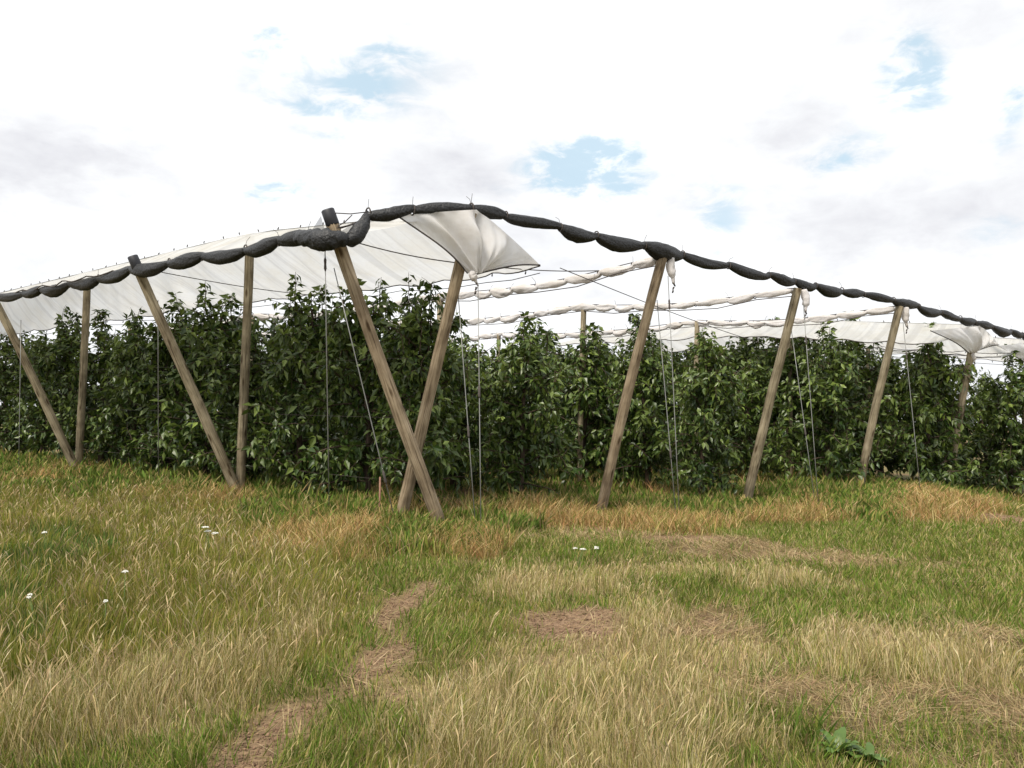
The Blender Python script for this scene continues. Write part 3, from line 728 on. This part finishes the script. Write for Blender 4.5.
for z, lab in ((.55, 'lowest'), (1.55, 'middle'), (2.5, 'highest')):
    wire('trellis_wire', trow(0, -.05, z), trow(0, 11.75, z), lab + ' trellis wire stretched through the front row of trees', 'wire', .003, mat=M_CORD)
# small stake by the crossed posts
p = on_ground(379, 516); m = MB(); m.tube([(0, 0, -.1), (.005, 0, .25), (.0, .005, .60)], [.017, .016, .014], 8)
s = m.build('thin_stake', M_STAKE); s.location = (p.x, p.y, hz(p.x, p.y)); tag(s, 'short thin reddish stake in the ground left of the crossed posts', 'stake')

# ------------------------------------------------------------------ trees
def leaf_arrays(P, A, Nn, L, Wd, col):
    """P base, A axis, Nn side vector: one folded drooping leaf each"""
    n = len(P); S = np.cross(A, Nn); S /= np.linalg.norm(S, axis=1)[:, None] + 1e-9
    U = np.cross(S, A)
    L = L[:, None]; Wd = Wd[:, None]
    V = np.zeros((n, 6, 3))
    V[:, 0] = P
    V[:, 1] = P + A * L * .45 + S * Wd + U * Wd * .25
    V[:, 2] = P + A * L * .48 - U * Wd * .15
    V[:, 3] = P + A * L * .45 - S * Wd + U * Wd * .25
    V[:, 4] = P + A * L * 1.0 - U * L * .22 + np.array([0, 0, -1]) * L * .06
    V[:, 5] = V[:, 2]
    b = np.arange(n)[:, None] * 6
    q = np.concatenate([b + np.array([[0, 1, 4, 2]]), b + np.array([[0, 5, 4, 3]])], 0)
    return V.reshape(-1, 3), q, np.repeat(col, 6, 0)
def make_tree_meshes(seed, tall):
    R = random.Random(seed); g = np.random.default_rng(seed)
    H = R.uniform(3.0, 3.4) + (.1 if tall else 0)
    tk = MB(); P = []; T = []; young = []
    def vec_noise(): return Vector((R.gauss(0, 1), R.gauss(0, 1), R.gauss(0, 1)))
    n = 9; lead = [Vector((0, 0, -.15))] + [Vector((R.uniform(-.05, .05) * i, R.uniform(-.05, .05) * i, H * i / n)) * 1.0 for i in range(1, n + 1)]
    for i in range(2, len(lead)): lead[i].x = lead[i - 1].x + R.uniform(-.07, .07); lead[i].y = lead[i - 1].y + R.uniform(-.07, .07)
    tk.tube(lead, [.062 * (1 - .75 * i / n) + .008 for i in range(n + 1)], 8, wob=.25, seed=seed)
    def on_lead(z): 
        f = max(0, min(.999, (z + .0) / H)) * n; i = int(f); return lead[i].lerp(lead[i + 1], f - i)
    def leafy(pts, step, yv, spread=.5):
        L = plen(pts); s = L * .08
        while s < L:
            p = lerp_path(pts, s); q = lerp_path(pts, min(L - 1e-4, s + .05)); d = (q - p)
            d = d.normalized() if d.length > 1e-6 else Vector((0, 0, 1))
            side = d.cross(vec_noise()).normalized()
            ax = (d * R.uniform(.1, .6) + side * .8 + Vector((0, 0, R.uniform(-.95, .05)))).normalized()
            P.append(p + side * .012); T.append(ax); young.append(yv * R.uniform(.5, 1.3)); s += step * R.uniform(.6, 1.4)
    def branch(p0, d, L, r, depth, yv):
        pts = [p0]; k = 5; dd = d.copy()
        for i in range(k):
            dd = (dd + Vector((R.uniform(-.22, .22), R.uniform(-.22, .22), R.uniform(-.20, .10) - (.10 if i > 2 and depth == 0 else 0)))).normalized()
            pts.append(pts[-1] + dd * L / k)
        tk.tube(pts, [r * (1 - .8 * i / k) + .002 for i in range(k + 1)], 5, cap=False)
        leafy(pts, .050 if depth else .060, yv)
        if depth == 0:
            m_ = int(L / .075 * R.choice((.35, .8, 1.1, 1.3, 1.6)))
            for i in range(m_):
                v = R.uniform(.12, 1); p = lerp_path(pts, v * L)
                d2 = (dd * .5 + vec_noise() * .6 + Vector((0, 0, R.uniform(-.5, .5)))).normalized()
                branch(p, d2, R.uniform(.2, .5), .005, 1, yv + .1 + .35 * max(0, v - .5) * 2)
    z = .36; az = R.uniform(0, 6.28)
    while z < H - .12:
        for _ in range(R.choice((2, 2, 3))):
            az += 2.4 + R.uniform(-.4, .4)
            f = z / H; L = (1.14 - .42 * f) * R.uniform(.5, 1.25)
            el = R.uniform(.05, .75); d = Vector((math.cos(az) * math.cos(el), math.sin(az) * math.cos(el), math.sin(el)))
            branch(on_lead(z), d, L, .020 * (1.1 - .5 * f), 0, .1 + .25 * f)
        z += R.uniform(.12, .20)
    # upright shoots above the crown
    for _ in range(R.choice((7, 8, 10))):
        zb = R.uniform(H * .72, H); a = R.uniform(0, 6.28); p0 = on_lead(zb) + Vector((math.cos(a), math.sin(a), 0)) * R.uniform(.05, .55)
        L = R.uniform(.30, .95) * (1.2 if tall else 1)
        pts = [p0]; d = Vector((R.uniform(-.2, .2), R.uniform(-.2, .2), 1)).normalized()
        for i in range(5): d = (d + Vector((R.uniform(-.1, .1), R.uniform(-.1, .1), 0))).normalized(); pts.append(pts[-1] + d * L / 5)
        tk.tube(pts, [.010 * (1 - .8 * i / 5) + .002 for i in range(6)], 5, cap=False)
        leafy(pts, .024, .6)
        for _ in range(3):
            d2 = (d * .8 + vec_noise() * .45).normalized(); q0 = lerp_path(pts, L * R.uniform(.1, .7))
            branch(q0, d2, R.uniform(.2, .35), .005, 1, .6)
    if tall:
        for _ in range(2):
            p0 = on_lead(H * .85) + Vector((R.uniform(-.25, .25), R.uniform(-.25, .25), 0)); L = R.uniform(1.2, 1.45); pts = [p0]
            for i in range(6): pts.append(pts[-1] + Vector((R.uniform(-.04, .04), R.uniform(-.04, .04), L / 6)))
            tk.tube(pts, [.016 * (1 - .8 * i / 6) + .002 for i in range(7)], 5, cap=False); leafy(pts, .03, .35)
            for _ in range(11): branch(lerp_path(pts, L * R.uniform(.25, .98)), (Vector((0, 0, .6)) + vec_noise() * .7).normalized(), R.uniform(.2, .38), .005, 1, .35)
    P = np.array([tuple(p) for p in P]); T = np.array([tuple(t) for t in T]); yv = np.array(young); n = len(P)
    U = g.normal(0, .75, (n, 3)); U[:, 2] += .9
    L = g.uniform(.115, .215, n); W = L * g.uniform(.19, .26, n)
    c0 = np.array([.028, .059, .010]); c1 = np.array([.175, .232, .042])
    mixv = np.clip(yv * .75 + g.normal(0, .22, n), 0, 1)[:, None]
    col = (c0 * (1 - mixv) + c1 * mixv) * g.uniform(.75, 1.25, (n, 1))
    V, q, c = leaf_arrays(P, T, U, L, W, col)
    cm = np_mesh('crown', V, q, None, c, False); cm.materials.append(M_LEAF)
    tm = bpy.data.meshes.new('trunk'); tm.from_pydata(tk.v, [], tk.f); tm.update(); tm.polygons.foreach_set('use_smooth', [True] * len(tm.polygons)); tm.materials.append(M_BARK)
    print('tree', seed, n)
    return tm, cm
VAR = [make_tree_meshes(100 + i, i in (2, 5)) for i in range(8)]
ords = ['first', 'second', 'third', 'fourth', 'fifth', 'sixth', 'seventh', 'eighth', 'ninth', 'tenth', 'eleventh', 'twelfth']
rown = ['front row behind the left posts', 'row behind the thick black bulge', 'row behind the branch covered post', 'row behind the bare leaning post', 'row under the far sheet end', 'row at the right edge', 'last row past the right edge']
cnt = {0: 12, 1: 11, 2: 10, 3: 9, 4: 9, 5: 8, 6: 8}
R = random.Random(12)
for k in cnt:
    for j in range(cnt[k]):
        t = {0: .45, 1: 2.25}.get(k, 1.05) + j * 1.68
        if j == 0 and k in (2, 4, 5): t = {2: .55, 4: .1, 5: -.2}[k]
        t += 0 + R.uniform(-.15, .15)
        p = P0 + FD * SP * k + RD * t + FD * (R.uniform(-.12, .12) + (.80 if k == 0 else {2: -.5, 4: -.5, 5: -1.3}[k] if j == 0 and k in (2, 4, 5) else .35))
        px_ = to_px(p)[0]; vi = R.randrange(len(VAR)); vi = (2 if j % 2 else 5) if (k == 0 and (abs(px_ - 122) < 22 or abs(px_ - 68) < 22 or j == 0)) or (k == 2 and abs(px_ - 648) < 24) else (vi if vi not in (2, 5) else vi - 1)
        tm, cm = VAR[vi]
        e_ = empty('fruit_tree', (p.x, p.y, hz(p.x, p.y)), R.uniform(0, 6.28)); s_ = R.uniform(.90, 1.10) * (1.20 if k > 4 else 1.15 if k == 4 else 1.05 if k > 1 else 1); e_.scale = (s_ * R.uniform(.95, 1.1),) * 2 + (s_,)
        link('trunk', tm, None, e_); link('crown', cm, None, e_)
        tag(e_, 'leafy fruit tree, %s from near end, %s' % (ords[j], rown[k]), 'fruit tree', 'fruit trees planted in rows')

# ------------------------------------------------------------------ flowers and the big weed
def flower(px, py, label, heads, hgt_=.42, size=.045, seed=0):
    R = random.Random(seed); size *= .5; yb = py
    for _ in range(8): p = on_ground(px, yb); yb = py + hgt_ * F / p.y
    e_ = empty('white_flower', (p.x, p.y, hz(p.x, p.y))); tag(e_, label, 'flower', 'white wild flowers in the grass')
    for h in range(heads):
        dx, dy = (R.uniform(-.07, .07), R.uniform(-.05, .05)) if heads > 1 else (0, 0); H = hgt_ * R.uniform(.88, 1.08)
        m = MB(); m.tube([(0, 0, 0), (dx * .4, dy * .4, H * .6), (dx, dy, H)], [.004, .003, .0025], 5); st = m.build('stem', M_STEM, e_)
        m = MB()
        for i in range(16):       # umbel of small florets
            a = i * 2.4; rr_ = size * math.sqrt(i / 16); c = Vector((dx + rr_ * math.cos(a), dy + rr_ * math.sin(a), H + .012 - rr_ * .25 + R.uniform(-.004, .004)))
            m.tube([c, c + Vector((0, 0, .004)), c + Vector((0, 0, .009))], [.004, size * .26, size * .1], 6)
        m.build('flower_head', M_WHITEFL, e_)
flower(43, 531, 'lone white flower in the tall grass at the far left', 1, .38, .05, 1)
flower(123, 576, 'white flower head in the meadow below and right of the far left one', 1, .38, .045, 2)
flower(210, 532, 'pair of white umbels near the dry weeds left of the crossed posts', 3, .36, .07, 3)
flower(36, 594, 'small white flower in the lush dark herbage at the left', 2, .30, .03, 4)
flower(104, 603, 'small white flower low in the olive grass at the left', 1, .28, .03, 5)
flower(578, 548, 'white flowers on the green patch right of the crossed posts', 3, .22, .05, 6)
flower(598, 546, 'white flowers on the green patch just right of another flowering clump', 2, .22, .05, 7)
def dock(px, py, label, nleaf, L0, seed, name='dock_plant'):
    R = random.Random(seed); p = on_ground(px, py); e_ = empty(name, (p.x, p.y, hz(p.x, p.y))); tag(e_, label, 'weed')
    P = []; 
    Vs = []; Q = []; C = []
    for i in range(nleaf):
        a = i * 2.4 + R.uniform(-.3, .3); L = L0 * R.uniform(.6, 1.1); W = L * R.uniform(.11, .18); el = R.uniform(.35, 1.15)
        d = Vector((math.cos(a), math.sin(a), 0)); s_ = Vector((-d.y, d.x, 0)); pos = Vector((0, 0, .01)); b = len(Vs); n = 7
        c = np.array((.085, .15, .028)) * R.uniform(.75, 1.35)
        for j in range(n + 1):
            v = j / n; w = W * math.sin(math.pi * min(1, .08 + v * .92)) ** .8 * (1 if v < 1 else .02)
            wave = .12 * W * math.sin(v * 14 + i)
            for sg in (-1, 0, 1): Vs.append(tuple(pos + s_ * w * sg + Vector((0, 0, abs(sg) * (w * .35) + sg * wave)))); C.append(c)
            el2 = el - v * 1.1; pos = pos + (d * math.cos(el2) + Vector((0, 0, math.sin(el2)))) * L / n
        for j in range(n):
            for o in (0, 1): Q.append((b + j * 3 + o, b + j * 3 + o + 1, b + j * 3 + o + 4, b + j * 3 + o + 3))
    link('leaves', np_mesh('leaves', np.array(Vs), np.array(Q), None, np.array(C), True), M_LEAF, e_)
dock(838, 757, 'broad leaved bright green weed at the bottom right of the field', 26, .15, 3)
dock(870, 765, 'smaller broad leaved weed right beside the large one at the bottom', 16, .12, 4)
dock(386, 528, 'leafy green weed at the foot of the slanting anchor wire', 26, .30, 5)
dock(875, 500, 'bright green leafy weed right of the foot of the bare leaning post', 24, .34, 6)

# ------------------------------------------------------------------ sky and light
SUN_EL, SUN_AZ = rad(54), rad(218)      # azimuth clockwise from +Y: behind the camera, a little left
w = bpy.data.worlds.new('World'); sc.world = w; w.use_nodes = True; nt = w.node_tree; nt.nodes.clear(); L = nt.links.new
wo = N(nt, 'ShaderNodeOutputWorld'); bg = N(nt, 'ShaderNodeBackground'); bg.inputs[1].default_value = .1; L(bg.outputs[0], wo.inputs[0])
sky = N(nt, 'ShaderNodeTexSky', sky_type='NISHITA', sun_disc=False); sky.sun_elevation = SUN_EL; sky.sun_rotation = SUN_AZ
tc = N(nt, 'ShaderNodeTexCoord')
sep = N(nt, 'ShaderNodeSeparateXYZ'); L(tc.outputs['Generated'], sep.inputs[0])
def mth(op, a, b=None, clamp=False):
    n = N(nt, 'ShaderNodeMath', operation=op, use_clamp=clamp)
    for i, v in enumerate((a, b)):
        if v is None: continue
        if isinstance(v, (int, float)): n.inputs[i].default_value = v
        else: L(v, n.inputs[i])
    return n.outputs[0]
mpn = N(nt, 'ShaderNodeMapping'); mpn.inputs['Scale'].default_value = (1, 1, 2.2); L(tc.outputs['Generated'], mpn.inputs[0])
nA = N(nt, 'ShaderNodeTexNoise', in_Scale=9.0, in_Detail=8.0, in_Roughness=.62); L(mpn.outputs[0], nA.inputs['Vector'])
nB = N(nt, 'ShaderNodeTexNoise', in_Scale=3.2, in_Detail=6.0, in_Roughness=.55); L(mpn.outputs[0], nB.inputs['Vector'])
az = mth('ARCTAN2', sep.outputs[0], sep.outputs[1]); el = mth('ARCSINE', sep.outputs[2])
azw = mth('ADD', az, mth('MULTIPLY', mth('SUBTRACT', nB.outputs['Fac'], .5), .10)); elw = mth('ADD', el, mth('MULTIPLY', mth('SUBTRACT', nA.outputs['Fac'], .5), .10))
def blobs(lst):
    tot = None
    for px, py, rx, ry, wt in lst:
        d = ray(px, py); a = math.atan2(d.x, d.y); e1 = math.asin(d.z)
        u_ = mth('MULTIPLY', mth('SUBTRACT', azw, a), F / rx); v_ = mth('MULTIPLY', mth('SUBTRACT', elw, e1), F / ry)
        q_ = mth('ADD', mth('MULTIPLY', u_, u_), mth('MULTIPLY', v_, v_)); g_ = mth('MULTIPLY', mth('EXPONENT', mth('MULTIPLY', q_, -1)), wt)
        tot = g_ if tot is None else mth('ADD', tot, g_)
    return tot
blue = blobs([(585, 168, 62, 26, 2.2), (905, 95, 34, 34, 1.0), (930, 60, 22, 30, .7), (835, 155, 34, 18, 1.0), (715, 215, 34, 50, .9), (270, 190, 46, 16, 1.1), (340, 82, 115, 52, .62), (268, 38, 28, 14, .8), (375, 85, 25, 14, .7), (330, 115, 40, 14, .5), (1015, 110, 18, 22, .9), (1000, 235, 45, 20, .5), (400, 55, 40, 12, .5), (230, 240, 50, 10, .3)])
grey = blobs([(20, 170, 85, 36, .6), (480, 165, 80, 32, .4), (880, 230, 110, 40, .5), (790, 130, 60, 40, .35), (130, 165, 60, 20, .3), (690, 180, 60, 40, .3)])
nC = N(nt, 'ShaderNodeTexNoise', in_Scale=17.0, in_Detail=7.0, in_Roughness=.6, in_Distortion=.4); L(mpn.outputs[0], nC.inputs['Vector'])
nz = N(nt, 'ShaderNodeMapRange', interpolation_type='SMOOTHSTEP'); nz.inputs[1].default_value = .34; nz.inputs[2].default_value = .66; L(nC.outputs['Fac'], nz.inputs[0])
bsum = mth('ADD', blue, mth('MULTIPLY', mth('SUBTRACT', nB.outputs['Fac'], .62), 1.2))
bf = mth('MULTIPLY', bsum, mth('ADD', mth('MULTIPLY', nz.outputs[0], 1.0), .22), True)
bfr = N(nt, 'ShaderNodeMapRange', interpolation_type='SMOOTHSTEP'); bfr.inputs[1].default_value = .05; bfr.inputs[2].default_value = 1.0; bfr.inputs[4].default_value = .85; L(bf, bfr.inputs[0])
gw = mth('ADD', mth('MULTIPLY', mth('SUBTRACT', nA.outputs['Fac'], .5), 1.1), mth('ADD', mth('MULTIPLY', mth('SUBTRACT', nB.outputs['Fac'], .5), 1.5), .9))
gn = mth('ADD', mth('MULTIPLY', grey, gw), mth('MULTIPLY', mth('SUBTRACT', mth('ADD', mth('MULTIPLY', nB.outputs['Fac'], .7), mth('MULTIPLY', nC.outputs['Fac'], .3)), .425), 2.0), True)
cl_r = ramp(nt, [(0, (8.9, 9.0, 9.1)), (.35, (7.3, 7.4, 7.6)), (1, (4.9, 4.9, 5.35))]); L(gn, cl_r.inputs[0])
skm = N(nt, 'ShaderNodeMix', data_type='RGBA'); skm.inputs[0].default_value = .75; skm.inputs[7].default_value = (5.0, 6.7, 7.7, 1); L(sky.outputs[0], skm.inputs[6])
mixs = N(nt, 'ShaderNodeMix', data_type='RGBA'); L(bfr.outputs[0], mixs.inputs[0]); L(cl_r.outputs[0], mixs.inputs[6]); L(skm.outputs[2], mixs.inputs[7])
L(mixs.outputs[2], bg.inputs[0])

sd = bpy.data.lights.new('sun', 'SUN'); sd.energy = 3.6; sd.angle = rad(14); sd.color = (1, .93, .82)
so = bpy.data.objects.new('sun', sd); COL.objects.link(so)
dirv = Vector((math.sin(SUN_AZ) * math.cos(SUN_EL), math.cos(SUN_AZ) * math.cos(SUN_EL), math.sin(SUN_EL)))
so.rotation_euler = dirv.to_track_quat('Z', 'Y').to_euler(); so.location = dirv * 50

sc.view_settings.view_transform = 'Standard'; sc.view_settings.look = 'None'; sc.view_settings.gamma = 1; sc.view_settings.exposure = 0.42
sc.view_settings.use_curve_mapping = False
sc.render.engine = 'CYCLES'
try:
    sc.cycles.use_denoising = True; sc.cycles.denoiser = 'OPENIMAGEDENOISE'; sc.cycles.max_bounces = 6; sc.cycles.transparent_max_bounces = 8
except Exception as ex: print(ex)
